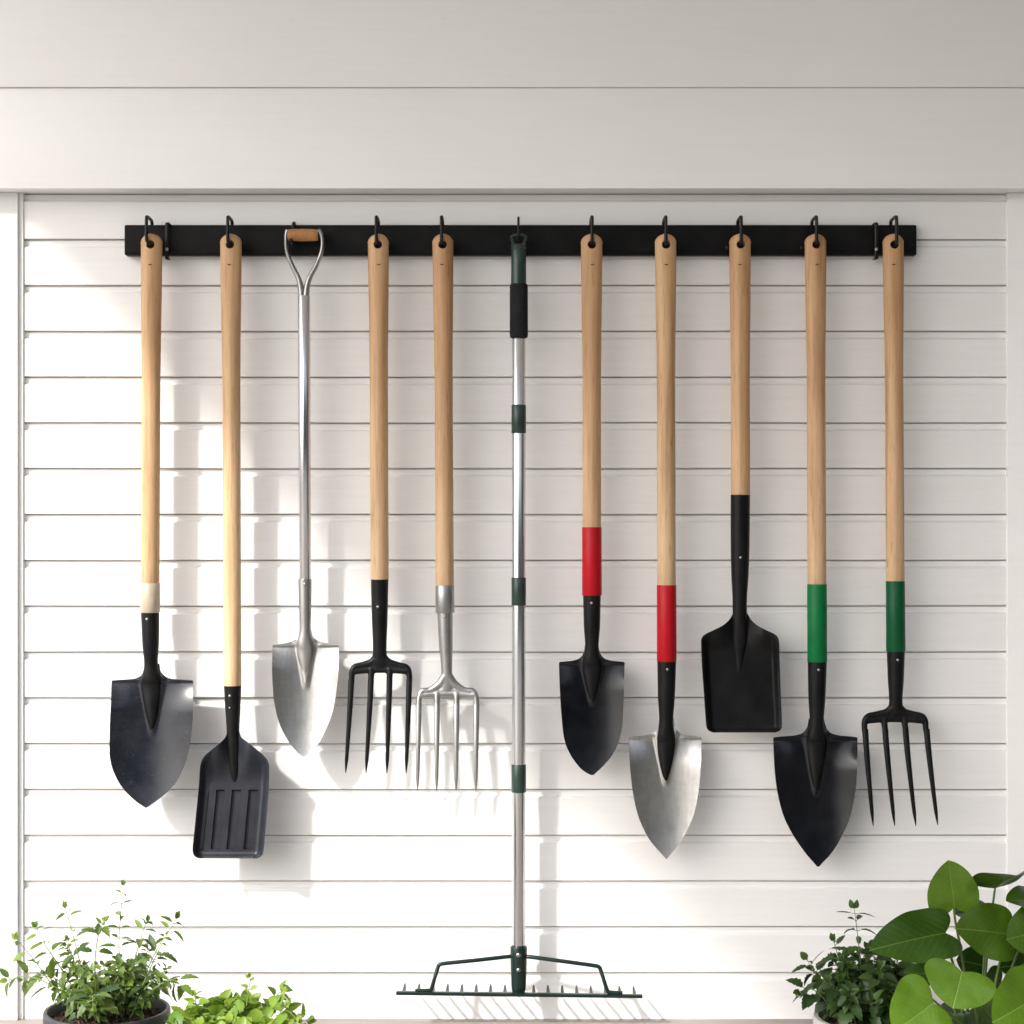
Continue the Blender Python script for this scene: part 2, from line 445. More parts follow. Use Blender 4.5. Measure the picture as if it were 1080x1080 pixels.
DH = .050     # depth of the handle axis in front of the siding
def make_hook(x, label, hole_y=257.2, dr=.0665, lean=0.0, kind='hole'):
    top = P(x, 233.5, .012).z; r = .0028 if abs(x - 546.8) > 1 else .0020
    if kind == 'hole':
        zb = P(x, hole_y, dr).z; X = P(x, 250, DH).x
        pts = [(X, -.017, top - .007), (X, -.021, top - .001), (X, -.034, top + .0005), (X, -dr + .006, top), (X, -dr, top - .006),
               (X, -dr, zb + .010), (X + lean * .5, -dr + .002, zb + .003), (X + lean, -dr + .008, zb), (X + lean, -.050, zb - .0003), (X + lean, -.034, zb + .001)]
    else:
        gz = P(x, 254, .045).z - .0035; X = P(x, 250, .03).x
        pts = [(X, -.003, top - .006), (X, -.008, top - .003), (X, -.020, top - .004), (X, -.0275, top - .010), (X, -.0275, gz + .012),
               (X, -.030, gz + .002), (X, -.038, gz), (X, -.050, gz), (X, -.058, gz + .004)]
        r = .0024
    bm = bmesh.new(); pp = smooth_path(pts, 6)
    tube(bm, pp, r, 14)
    return tag(obj('hook', bm, M['hook'], None, loc=(X, -.012, top)), label, 'hook', 'black hooks along the rail')

# ---------------------------------------------------------------- handles
def ring_pts(axis_t, a, b):
    return a.lerp(b, axis_t)
def wooden_handle(root, xt, yt, xb, yb, w_top=22.5, w_bot=19.5, hole=True):
    A = P(xt, yt, DH); B = P(xb, yb + 1, DH)
    L = (A - B).length; rt = w_top * S * .5 * .985; rb = w_bot * S * .5 * .985
    pts, rad = [], []
    ts = [0, .0006, .0018, .0035, .006, .009, .013, .0178, .024, .032, .042, .055, .07, .09] + [.11 + i * (L - .11) / 14 for i in range(15)]
    for s in ts:
        rx = rt + (rb - rt) * ss(.02, .26, s)
        if s < .0178:
            u = 1 - s / .0178; rx = rt * math.sqrt(max(0.0, 1 - u ** 2.3)) + .0008
        ry = .0120 + (rb - .0120) * ss(.03, .16, s)
        if s < .004: ry *= .72 + .28 * math.sqrt(s / .004)
        pts.append(A.lerp(B, s / L)); rad.append((rx, ry))
    bm = bmesh.new(); tube(bm, pts, rad, 40)
    hd = obj('handle', bm, M['wood'], root)
    if hole:
        hc = A.lerp(B, .0186 / L)
        cb = bmesh.new(); tube(cb, [hc + Vector((0, -.05, 0)), hc + Vector((0, .05, 0))], .0070, 28)
        bmesh.ops.translate(cb, verts=cb.verts, vec=-origin_of(root)); bmesh.ops.recalc_face_normals(cb, faces=cb.faces)
        cm = bpy.data.meshes.new('cut'); cb.to_mesh(cm); cb.free()
        co = bpy.data.objects.new('cut', cm); C.objects.link(co); co.location = root.location
        md = hd.modifiers.new('b', 'BOOLEAN'); md.object = co; md.operation = 'DIFFERENCE'; md.solver = 'EXACT'
        bv = hd.modifiers.new('v', 'BEVEL'); bv.width = .0007; bv.segments = 2; bv.limit_method = 'ANGLE'; bv.angle_limit = R(50)
        bpy.context.view_layer.update()
        dg = bpy.context.evaluated_depsgraph_get()
        me = bpy.data.meshes.new_from_object(hd.evaluated_get(dg))
        hd.modifiers.clear(); hd.data = me
        me.shade_smooth(); me.set_sharp_from_angle(angle=R(38))
        bpy.data.objects.remove(co)
        # small burnt mark below the hole
        mk = A.lerp(B, .052 / L); bm = bmesh.new()
        bmesh.ops.create_uvsphere(bm, u_segments=10, v_segments=6, radius=1, matrix=Matrix.Translation(mk + Vector((random.uniform(-.002, .003), -.01300, 0))) @ Matrix.Diagonal((.0032, .0012, .0009, 1)))
        obj('burnt_mark', bm, M['mark'], root)
    return hd
def cyl(root, name, m, x0, y0, x1, y1, w0, w1, d=DH, bulge=0, label=None, n=36):
    A = P(x0, y0, d); B = P(x1, y1, d); r0 = w0 * S * .4925; r1 = w1 * S * .4925
    e = .0010; L = (A - B).length
    pts = [A, A.lerp(B, e / L), A.lerp(B, .5), A.lerp(B, 1 - e / L), B]
    rad = [r0 - e * .7, r0, (r0 + r1) / 2 + bulge, r1, r1 - e * .7]
    bm = bmesh.new(); tube(bm, pts, rad, n); return obj(name, bm, m, root, label=label)
def rivet(root, x, y, d, m='bolt', r=.0026, name='rivet'):
    c = P(x, y, d); bm = bmesh.new()
    tube(bm, [c + Vector((0, .003, 0)), c, c + Vector((0, -.0010, 0)), c + Vector((0, -.0016, 0))], [r, r, r * .75, r * .3], 16)
    return obj(name, bm, M[m], root)

def socket(root, m, prof):
    """prof: (x, y, half width across px, half depth px, depth m)"""
    pr = np.array(prof, float)
    ys = np.concatenate([np.linspace(pr[i, 1], pr[i + 1, 1], 6, endpoint=False) for i in range(len(pr) - 1)] + [[pr[-1, 1]]])
    q = [pchip(pr[:, 1], pr[:, k], ys) for k in (0, 2, 3, 4)]
    pts = [P(q[0][i], ys[i], q[3][i]) for i in range(len(ys))]
    rad = [(q[1][i] * S * .985, q[2][i] * S * .985) for i in range(len(ys))]
    # rounded upper lip
    pts.insert(0, pts[0] + Vector((0, 0, .0002))); rad.insert(0, (rad[0][0] - .0008, rad[0][1] - .0008))
    bm = bmesh.new(); tube(bm, pts, rad, 36); return obj('socket', bm, m, root, angle=50)

def blade(root, m, rows, depth, thick=.0022, ncol=48, ucols=None, name='blade', extra_rows=(), nrow=76, label=None):
    rw = np.array(rows, float); yk = rw[:, 0]
    ys = sorted(set(list(np.linspace(yk[0], yk[-1], nrow)) + list(yk) + list(extra_rows)))
    ys = np.array(ys); ys = ys[np.concatenate([[True], np.diff(ys) > .05])]
    xl = pchip(yk, rw[:, 1], ys); xr = pchip(yk, rw[:, 2], ys)
    us = ucols if ucols is not None else np.linspace(-1, 1, ncol + 1)
    y0, y1 = yk[0], yk[-1]
    R_ = []
    for i, y in enumerate(ys):
        c = (xl[i] + xr[i]) / 2; hw = max((xr[i] - xl[i]) / 2, .25)
        R_.append([P(c + u * hw, y, depth(u, (y - y0) / (y1 - y0), c + u * hw, y)) for u in us])
    bm = bmesh.new(); grid_sheet(bm, R_, thick)
    return obj(name, bm, m, root, angle=40, label=label)

def shovel_depth(ysh, ytip, ax, base=.0455, dish=.020, lift=.012, tipc=.010, half=43., vt=None, vw=12.5):
    def f(u, v, x, y):
        t = (y - ysh) / (ytip - ysh); tt = max(0, t)
        k = abs(x - ax) / half
        d = base + lift * tt + tipc * tt ** 3 + dish * min(k, 1.2) ** 2 * ss(-.05, .25, t) * (1 - .35 * tt)
        if vt is not None and y < vt + 5:
            wv = vw * .80 * max(0.0, (vt - y) / (vt - ysh)); dx = abs(x - ax)
            d += .0042 * ss(wv + 4.6, wv - .6, dx) * ss(vt + 5, vt - 3, y) * ss(ysh - 16, ysh - 2, y)
        # turned foot-rest edge along the shoulders
        d += .0022 * ss(2.4, 0.0, y - ysh) * ss(.25, .45, k)
        return d
    return f

def round_shovel(label, ax_top, ax_bot, wood_y, sock_y, sh, tipx, tipy, outline, vtip, m_blade, m_sock, band=None, name='round_shovel', handle=True, sw=(10, 7.4), neck=None, rv=None, group=None, vw=12.5):
    root = thing(name, label, 'shovel', P(ax_top, 259, DH), group)
    def ax(y): return ax_top + (ax_bot - ax_top) * (y - 247) / (sock_y - 247)
    if handle: wooden_handle(root, ax_top, 247, ax(wood_y), wood_y)
    if band: cyl(root, band[0], M[band[1]], ax(wood_y), wood_y, ax(sock_y), sock_y, 20.6, 20.8)
    shy = sh
    xn = vtip[0]
    x0 = ax(sock_y)
    def xa(y): return x0 + (xn - x0) * (y - sock_y) / (vtip[1] - sock_y)
    bd = shovel_depth(shy, tipy, xn, vt=vtip[1], vw=vw); bp = shovel_depth(shy, tipy, xn)
    prof = [(x0, sock_y - (0 if band else 0), sw[0], sw[0], DH),
            (xa(sock_y + (shy - sock_y) * .45), sock_y + (shy - sock_y) * .45, (sw[0] + sw[1]) / 2 + .3, (sw[0] + sw[1]) / 2, DH),
            (xa(shy - 17), shy - 17, sw[1], sw[1] * .92, DH),
            (xa(shy - 3), shy - 3, vw * .74, 7.0, DH - .001),
            (xa(shy + 4), shy + 4, vw * .80, 6.0, bp(0, 0, xn, shy + 4) + .0015),
            (xa((shy + vtip[1]) / 2 + 2), (shy + vtip[1]) / 2 + 2, vw * .56, 5.2, bp(0, 0, xn, (shy + vtip[1]) / 2) + .0015),
            (xa(vtip[1] - 4), vtip[1] - 4, vw * .17, 2.6, bp(0, 0, xn, vtip[1] - 4) + .0008),
            (vtip[0], vtip[1], .5, .6, bp(0, 0, xn, vtip[1]) - .0002)]
    socket(root, M[m_sock], prof)
    blade(root, M[m_blade], outline, bd, ncol=72, nrow=100, extra_rows=(shy - .2, shy + .5, shy + 1.2, shy + 2, shy + 3))
    if rv: rivet(root, rv[0], rv[1], DH + sw[0] * S * .98)
    return root

# 1 black round shovel with taupe band, far left
round_shovel('black round-point shovel with a beige ferrule and scuffed wide blade, first tool from the left', 160, 158.3, 615, 646, 718, 154, 852,
    [(700, 153, 168), (707, 151.8, 169), (711, 149.6, 171.5), (714, 146.5, 175), (716.2, 140, 181), (717.6, 118.6, 203), (718.8, 117.8, 203.6), (740, 117, 203.6), (767, 115.8, 202.3), (793, 115.4, 198.8), (805, 117, 195), (822, 123.5, 187.5), (835, 132.5, 177), (844, 142, 166), (849.5, 149.5, 158.5), (852, 153.6, 154.4)],
    (160.5, 772), 'black_worn', 'black', band=('ferrule', 'taupe'), sw=(9.6, 7.2), rv=(155, 653), vw=13.5)
make_hook(156.5, 'black hook holding the beige-banded shovel at the left end of the rail', lean=.0035)

# 3 steel spade on a D handle
root = thing('d_handle_shovel', 'silver steel shovel with a wooden D grip hanging third from left', 'shovel', P(320, 248, .044))
bm = bmesh.new(); A = P(303.6, 248, .043); B = P(335.6, 248, .043)
tube(bm, [A, A.lerp(B, .03), A.lerp(B, .12), A.lerp(B, .5), A.lerp(B, .88), A.lerp(B, .97), B], [.0086, .0094, .0098, .0104, .0098, .0094, .0086], 28, side=Vector((0, 0, 1)))
obj('grip', bm, M['grip_wood'], root)
for s in (-1, 1):
    bm = bmesh.new()
    if s < 0: pp = [(303.5, 243), (302.2, 247), (301.8, 256), (303, 267), (308.5, 281), (314.5, 293), (317.3, 304), (318.6, 318)]
    else: pp = [(335.7, 243), (338.5, 247), (340.2, 256), (338.6, 267), (333, 281), (326.5, 293), (323.5, 304), (322.2, 318)]
    pp = smooth_path([P(x, y, .043 if y < 270 else .043 + .003 * min(1, (y - 270) / 40)) for x, y in pp], 7)
    rr = [(a_, b_) for a_, b_ in lerp_list([(.0042, .0080), (.0036, .0075), (.0036, .006), (.0046, .006), (.0058, .0072)], len(pp))]
    tube(bm, pp, rr, 20)
    obj('handle_arm', bm, M['steel_dull'], root)
cyl(root, 'shaft', M['alu'], 320.5, 312, 321.8, 612, 13.2, 12.4, d=.047)
DT = .047
bd3 = shovel_depth(680.5, 798.5, 322.5, base=.044, dish=.018, half=35., vt=723, vw=9.5)
socket(root, M['steel_dull'], [(321.6, 611, 7.2, 7.2, DT), (321.8, 640, 6.6, 6.6, DT), (321.8, 664, 6.0, 5.8, DT), (321.8, 678, 8.6, 6.0, .0465), (322, 686, 9.0, 5.6, .045), (322.4, 705, 5.2, 4.2, .0455), (322.7, 718, 2.0, 2.4, .0455), (322.8, 723, .5, .6, .045)])
blade(root, M['steel'], [(664, 316, 328), (670, 315, 329.6), (674, 312, 332.6), (677, 307, 338), (678.8, 299, 347), (680, 288.3, 356.4), (681.2, 287.4, 357.2), (705, 287, 357), (733, 288.2, 354.2), (750, 291, 351), (763, 294.6, 346.4), (777, 301.3, 340), (787, 307.8, 333.8), (794, 314, 327), (798, 319.5, 321.5)], bd3, ncol=64, extra_rows=(681.5, 682.5, 684))
rivet(root, 321.5, 616, DT + .0113)
make_hook(309, 'small black hook carrying the wooden D grip of the silver shovel', kind='grip')

# 2 slotted black shovel
root = thing('slotted_shovel', 'black square shovel with long slots in its blade, hung low at the left', 'shovel', P(243.5, 259, DH))
wooden_handle(root, 243.5, 247, 245.2, 722, 22.5, 18.8)
def d_slot(u, v, x, y):
    d = .046 + .012 * v
    d += .022 * ss(826, 782, y) * (1 if y > 782 else 1) * ss(0.0, .5, abs(x - 246) / 36) + .003 * ss(826, 782, y)
    d += .014 * ss(.80, 1.0, abs(u)) * ss(790, 812, y)
    d += .006 * ss(899, 905, y)
    if 833 < y < 896:
        e = min(ss(832, 834, y), ss(897, 895, y))
        for a_, b_ in ((-.48, -.26), (-.04, .20), (.44, .68)):
            if a_ <= u <= b_: d -= .0048 * e
        if u < -.70 : d += .0014 * e
    return d
uc = sorted(set([round(x, 4) for x in np.linspace(-1, 1, 41)] + sum([[a_ - .012, a_, b_, b_ + .012] for a_, b_ in ((-.48, -.26), (-.04, .20), (.44, .68), (-.715, -.70))], [])))
blade(root, M['black_slot'], [(770, 240, 252), (777, 238, 254), (783, 232.5, 261), (790, 224, 270), (797, 216, 278), (803, 212.4, 282.6), (808, 211.2, 283.8), (830, 209.6, 283.5), (860, 206.6, 281.2), (885, 204.1, 279), (896, 203, 278), (901.5, 204, 276.8), (904, 206.2, 274.5), (905.4, 209.8, 271)], d_slot, ucols=uc, extra_rows=(832, 832.8, 834.2, 895, 896.8, 897.4), thick=.0022)
socket(root, M['black'], [(245.3, 722, 9.2, 9.2, DH), (245.5, 745, 8.2, 8.2, DH), (245.8, 774, 6.7, 6.6, DH), (246.2, 784, 7.4, 6.2, DH), (246.8, 803, 6.2, 5.6, .0475), (247.4, 816, 4.6, 4.0, .0475), (247.8, 824, 2.2, 2.4, .0475), (247.9, 827, .5, .6, .0465)])
rivet(root, 242.5, 734, DH + .0142); rivet(root, 242.3, 746.5, DH + .0132, r=.0018)
make_hook(241.8, 'black hook holding the wooden handle of the slotted shovel', lean=.0015)

# forks
def fork(label, xt, xb, wood_y, band, sock_y, neck_y, m_head, sw, cx, bar_y, x_outer, tops, tips, name='digging_fork', rv=None, nslope=0):
    root = thing(name, label, 'fork', P(xt, 259, DH))
    def ax(y): return xt + (xb - xt) * (y - 247) / (sock_y - 247)
    wooden_handle(root, xt, 247, ax(wood_y), wood_y, 22.0, 19.2)
    if band: cyl(root, band[0], M[band[1]], ax(wood_y), wood_y, ax(sock_y), sock_y, 19.8, 20.2)
    bm = bmesh.new()
    x0 = ax(sock_y)
    n_ = 16
    ys = np.linspace(sock_y, neck_y, n_)
    # socket
    pr = [(x0, sock_y, sw[0], sw[0], DH), ((x0 + cx) / 2, (sock_y + neck_y) / 2, (sw[0] * .55 + sw[1] * .45), (sw[0] * .5 + sw[1] * .5), DH), (cx, neck_y - 8, sw[1], sw[1] * .9, DH), (cx, neck_y, sw[1] * 1.12, sw[1] * .8, DH)]
    socket(root, M[m_head], pr)
    # head: shoulders + bar + tine roots, merged by remeshing
    th = 3.4 * S; tb = tops[0][1]
    tube(bm, [P(cx, neck_y - 9, DH), P(cx, neck_y - 2, DH), P(cx, neck_y + 5, DH), P(cx, bar_y, DH)], [(sw[1] * S * .95, sw[1] * S * .85), (sw[1] * S * 1.0, sw[1] * S * .8), (sw[1] * S * 1.35, sw[1] * S * .7), (sw[1] * S * 1.6, th)], 24)
    for s, xo, tp in ((-1, x_outer[0], tops[0]), (1, x_outer[1], tops[3])):
        w = abs(xo - cx)
        pth = [P(cx + s * w * .05, neck_y - 3, DH), P(cx + s * w * .24, neck_y + 4 + nslope * .3, DH), P(cx + s * w * .55, bar_y - 4.6 + nslope * .2, DH + .001), P(cx + s * w * .80, bar_y - 2.6, DH + .002), P(xo - s * 3.4, bar_y + 2.5, DH + .003), P(tp[0], bar_y + 10, DH + .004), P(tp[0] + (tips[0 if s < 0 else 3][0] - tp[0]) * .1, bar_y + 17, DH + .0045)]
        pp = smooth_path(pth, 6); rr = lerp_list([(.0078, .0078), (.0070, .0066), (.0055, .0055), (.0053, .0052), (.0052, .0052), (.0050, .0050), (.0049, .0049)], len(pp))
        tube(bm, pp, rr, 16)
    tube(bm, smooth_path([P(tops[0][0] + 2, bar_y + 2, DH + .003), P(tops[1][0], bar_y + .5, DH + .0015), P(tops[2][0], bar_y + .5, DH + .0015), P(tops[3][0] - 2, bar_y + 2, DH + .003)], 6), (.0056, .0052), 16, side=Vector((0, 0, 1)))
    tube(bm, [P(cx - abs(x_outer[0] - cx) * .55, bar_y - 2.2, DH + .001), P(cx, bar_y - 3.2, DH), P(cx + abs(x_outer[0] - cx) * .55, bar_y - 2.2, DH + .001)], [(.004, .0045), (.0075, .0055), (.004, .0045)], 16, side=Vector((0, 0, 1)))
    for i in (1, 2):
        tp = tops[i]; ti = tips[i]
        tube(bm, [P(tp[0], bar_y - 1, DH + .0015), P(tp[0], bar_y + 5, DH + .003), P(tp[0] + (ti[0] - tp[0]) * .1, bar_y + 14, DH + .0045)], [.0058, .0053, .0049], 16)
    ho = obj('fork_head', bm, M[m_head], root)
    rm = ho.modifiers.new('r', 'REMESH'); rm.mode = 'VOXEL'; rm.voxel_size = .0011; rm.use_smooth_shade = True
    sm = ho.modifiers.new('s', 'SMOOTH'); sm.factor = .5; sm.iterations = 5
    dg = bpy.context.evaluated_depsgraph_get(); me = bpy.data.meshes.new_from_object(ho.evaluated_get(dg))
    ho.modifiers.clear(); ho.data = me; me.shade_smooth()
    for i in range(4):
        tp, ti = tops[i], tips[i]
        bm = bmesh.new(); pts = []; rad = []
        ys = bar_y + 11; xs = tp[0] + (ti[0] - tp[0]) * .07
        for k in range(15):
            t = k / 14
            x = xs + (ti[0] - xs) * (t ** 1.15); y = ys + (ti[1] - ys) * t
            pts.append(P(x, y, DH + .0042 + .010 * math.sin(t * math.pi * .8)))
            rr = .0051 * (1 - .50 * t ** 1.3)
            if k >= 13: rr *= (.72, .25)[k - 13]
            rad.append((rr, rr * .92))
        tube(bm, pts, rad, 16, power=2.6)
        obj('tine', bm, M[m_head], root)
    if rv: rivet(root, rv[0], rv[1], DH + sw[0] * S * .97)
    return root

fork('black four-tined digging fork on a plain wooden handle with no coloured band', 399, 400.4, 610, None, 610, 694, 'black', (9.3, 7.2), 400.5, 706, (368, 434.6),
     [(371, 720), (391.6, 720), (411, 720), (431.8, 720)], [(364.6, 815), (386, 815.5), (408, 815.5), (428.3, 815.5)], rv=(398.5, 640))
make_hook(397.6, 'black hook holding the plain-handled black fork')
fork('silver steel digging fork with a satin steel ferrule beside the aluminium rake pole', 467, 469.3, 617, ('ferrule', 'steel_dull'), 646, 716, 'steel_dull', (8.2, 5.8), 471.2, 731.5, (439.2, 505),
     [(441.7, 745), (460.9, 745), (481.6, 745), (502.5, 745)], [(440.3, 834), (460.5, 834.5), (481, 834.5), (501.8, 834.5)], rv=(469.5, 650), nslope=5)
make_hook(466, 'black hook holding the silver steel fork')

# rake
root = thing('garden_rake', 'tall aluminium pole rake with green joints, foam grip and wide toothed bar', 'rake', P(547, 255, .05))
dR = .050
outl = []
bm = bmesh.new()
# swivel hanging loop: rounded frame
lo_ = [(547, 246.4), (551.6, 246.8), (555.2, 248.6), (556.0, 251.2), (554.6, 256), (554.2, 261), (547, 262), (539.8, 261), (539.4, 256), (538.0, 251.2), (538.8, 248.6), (542.4, 246.8)]
li_ = [(547, 249.0), (550.2, 249.1), (552.8, 249.8), (552.9, 251.4), (551.6, 254.4), (549.6, 257.4), (547, 259.4), (544.4, 257.4), (542.4, 254.4), (541.1, 251.4), (541.2, 249.8), (543.8, 249.1)]
def closed(q): return smooth_path([Vector((x, y, 0)) for x, y in q + q[:1]], 5)[:-1]
lo2, li2 = closed(lo_), closed(li_)
rgs = []
for pts_, d_ in ((lo2, dR - .0040), (lo2, dR + .0028), ([a_.lerp(b_, .22) for a_, b_ in zip(lo2, li2)], dR + .0042), ([a_.lerp(b_, .8) for a_, b_ in zip(lo2, li2)], dR + .0042), (li2, dR + .0028), (li2, dR - .0040)):
    rgs.append([bm.verts.new(P(v.x, v.y, d_)) for v in pts_])
nn_ = len(lo2)
for i in range(6):
    for k in range(nn_): bm.faces.new((rgs[i][k], rgs[i][(k + 1) % nn_], rgs[(i + 1) % 6][(k + 1) % nn_], rgs[(i + 1) % 6][k]))
obj('hanging_loop', bm, M['rake_green'], root)
bm = bmesh.new()
pf = [(257.5, 5.0), (258.6, 6.8), (262, 7.9), (263.5, 7.3), (264.5, 7.7), (280, 7.9), (300, 8.1), (302, 8.1)]
tube(bm, [P(547, y, dR) for y, w in pf], [w * S for y, w in pf], 36); obj('sleeve', bm, M['rake_green'], root)
bm = bmesh.new()
pf = [(299.6, 8.2), (300.2, 9.0), (302, 9.4), (325, 9.4), (353, 9.5), (355.8, 9.1), (356.4, 8.2)]
tube(bm, [P(547.2, y, dR) for y, w in pf], [w * S for y, w in pf], 36); obj('foam_grip', bm, M['foam'], root)
cyl(root, 'pole', M['alu'], 547.2, 355, 547, 1000, 14.0, 14.0, d=dR)
for y0, y1 in ((427, 457), (609, 638.5), (806, 835.5)):
    cyl(root, 'joint_collar', M['rake_green'], 547.1, y0, 547.1, y1, 15.4, 15.4, d=dR)
bm = bmesh.new()
pf = [(998, 8.4, 8.4), (999, 8.8, 8.8), (1012, 8.6, 8.6), (1028, 8.2, 7.0), (1040, 7.6, 4.8), (1048, 6.4, 4.2), (1050.5, 5.6, 3.6)]
tube(bm, [P(547, y, dR + (.0 if y < 1030 else .003)) for y, w, h in pf], [(w * S, h * S) for y, w, h in pf], 30)
obj('head_socket', bm, M['rake_head'], root)
rivet(root, 547, 1007.5, dR + .0132, r=.0042, name='bolt'); rivet(root, 547, 1023.3, dR + .0118, r=.0038, name='bolt'); rivet(root, 547.2, 1048, dR + .0092, r=.0026, name='bolt')
for s in (-1, 1):
    bm = bmesh.new()
    pp = [(539.8, 1008.6), (530, 1009.6), (500, 1013), (470, 1016), (463.6, 1017.5), (461.8, 1020.5), (458, 1033), (455.2, 1042.5), (452.5, 1044.6), (438, 1045)] if s < 0 else \
         [(554.4, 1008.8), (562, 1009.6), (595, 1014), (625, 1018.2), (631.5, 1019.8), (633.4, 1023), (637, 1034), (640.4, 1044), (643.5, 1046.6), (656.5, 1047.2)]
    pts = []
    for i, (x, y) in enumerate(pp):
        pts.append(P(x, y, dR + .002 + (.011 if i > 1 else .004 * i) + (0 if i < 6 else .004)))
    tube(bm, smooth_path(pts, 4), [.0034] * (4 * 9 + 1), 12)
    obj('bow_arm', bm, M['rake_head'], root)
bm = bmesh.new()
A = P(417.8, 1047.2, .068); B = P(677.5, 1050.6, .068)
tube(bm, [A, A.lerp(B, .002), A.lerp(B, .5) , A.lerp(B, .998), B], [(.0020, .005), (.0028, .006), (.0030, .006), (.0028, .006), (.0020, .005)], 16, side=Vector((0, 0, 1)), power=4)
obj('rake_bar', bm, M['rake_head'], root)
for i in range(17):
    x = 425.7 + 15.26 * i
    t = (x - 417.8) / 259.7; c = A.lerp(B, t); bm = bmesh.new()
    tube(bm, [c + Vector((0, .003, 0)), c + Vector((0, .020, .0006)), c + Vector((0, .036, .0028)), c + Vector((0, .044, .0048))], [(.0034, .0026), (.0030, .0024), (.0022, .0018), (.0010, .0008)], 12)
    obj('tooth', bm, M['rake_head'], root)
make_hook(546.8, 'thin black hook carrying the aluminium rake at the middle of the rail', hole_y=251.4, dr=.060)

# 6 black shovel, red band
round_shovel('small black round-point shovel with a red painted band, right of the rake', 624, 624.3, 556, 628, 699, 624, 817,
    [(680, 617, 631), (687, 616, 632.4), (692, 613.5, 635), (695, 610, 638.6), (697, 603, 645.5), (698.3, 590, 657.8), (699.6, 589.6, 658.8), (720, 590.2, 658.2), (747, 591.6, 657.4), (762, 592.8, 656.6), (776, 594.4, 654.4), (786, 597, 651.2), (796.7, 602, 645.6), (805.7, 608.2, 638.2), (811, 613, 633), (815, 618.4, 628.6), (817.3, 623, 626)],
    (624.3, 741), 'black_soft', 'black', band=('band', 'red'), sw=(9.4, 7.2), rv=(624, 636))
make_hook(624, 'black hook above the small red-banded black shovel')
# 7 steel shovel, red band
round_shovel('silver steel round-point shovel with black socket and long red band', 702, 703.2, 617, 697.5, 778, 703, 906,
    [(757, 695.5, 710.5), (765, 694.4, 711.5), (770, 692, 714), (773.5, 688, 718), (775.8, 680, 726), (777.3, 664, 738.8), (778.8, 663, 739.8), (800, 664, 739.4), (821, 665.6, 738.2), (840, 668.2, 736), (857, 672, 732.3), (872, 677.6, 726.5), (885, 684.6, 719.6), (895, 692.5, 712.6), (902, 699, 706.5), (906, 702.3, 703.5)],
    (702, 826), 'steel', 'black', band=('band', 'red'), sw=(10.0, 7.4), rv=(704, 706))
make_hook(701.5, 'black hook above the silver shovel with the red band')

# 8 black square shovel
root = thing('square_shovel', 'black square-mouth shovel with plain deep tray blade, no coloured band, hung highest', 'shovel', P(780.5, 259, DH))
wooden_handle(root, 780.5, 247, 781, 522, 22.5, 20)
def d_sq(u, v, x, y):
    d = .046 + .010 * v
    d += .016 * ss(690, 668, y) * ss(0.05, .6, abs(x - 782) / 41)
    d += .016 * ss(.80, .98, abs(u)) * ss(664, 684, y) * (1 - .5 * v)
    d += .005 * ss(766, 772.5, y)
    return d
blade(root, M['black'], [(645, 774, 787.5), (652, 770.5, 791), (659, 763.5, 798), (665, 752, 809), (668.5, 744.5, 816.5), (671.5, 741, 820), (676, 739.5, 821.6), (700, 740.3, 822.4), (735, 742.7, 823.6), (760, 744.4, 824.6), (767, 745.2, 824.6), (770.6, 747.4, 822.4), (772.6, 752, 818)], d_sq, ncol=56)
socket(root, M['black'], [(780.8, 522, 10.2, 10.2, DH), (780.6, 570, 10, 9.8, DH), (780.4, 605, 9.2, 9, DH), (780.2, 635, 7.6, 7.4, DH), (780.2, 655, 7.6, 6.6, DH), (780, 672, 8.2, 6.0, .0475), (779.5, 692, 5.0, 4.4, .0470), (779.2, 712, 2.0, 2.4, .0468), (779, 718, .5, .6, .046)])
rivet(root, 781.2, 588, DH + .0152)
make_hook(780.5, 'black hook above the square-mouth shovel')

# 9 black shovel, green band
round_shovel('large black round-point shovel with bright green band above the potted herbs', 860, 862, 616, 698, 778.6, 862, 914,
    [(758, 853, 869), (765, 852, 870.6), (770, 849.6, 873), (774, 845, 878), (776, 836, 887), (777.6, 816.4, 903.6), (779, 815.6, 904.4), (800, 816.4, 904.2), (822, 818, 903.4), (845, 822, 900.4), (862, 827, 896.6), (880, 836, 888.8), (893, 844.6, 881.6), (904, 853, 873.4), (910, 858.4, 867.4), (914, 861.8, 864)],
    (860.5, 835), 'black_soft', 'black', band=('band', 'green'), sw=(10.0, 7.4), rv=(863.5, 706.5), vw=13.5)
make_hook(859.5, 'black hook above the green-banded round-point shovel')
# 10 black fork, green band
fork('black digging fork with a dark green band, rightmost tool on the rail', 942, 944.8, 612.5, ('band', 'green_deep'), 687, 747, 'black', (9.4, 7.0), 944.8, 758, (908.8, 979.2),
     [(911.8, 770), (932.8, 770), (954.2, 770), (976.4, 770)], [(921, 871), (943.6, 871), (966, 871), (989, 870)], rv=(947, 696))
make_hook(943.5, 'black hook holding the green-banded fork at the right end of the rail')

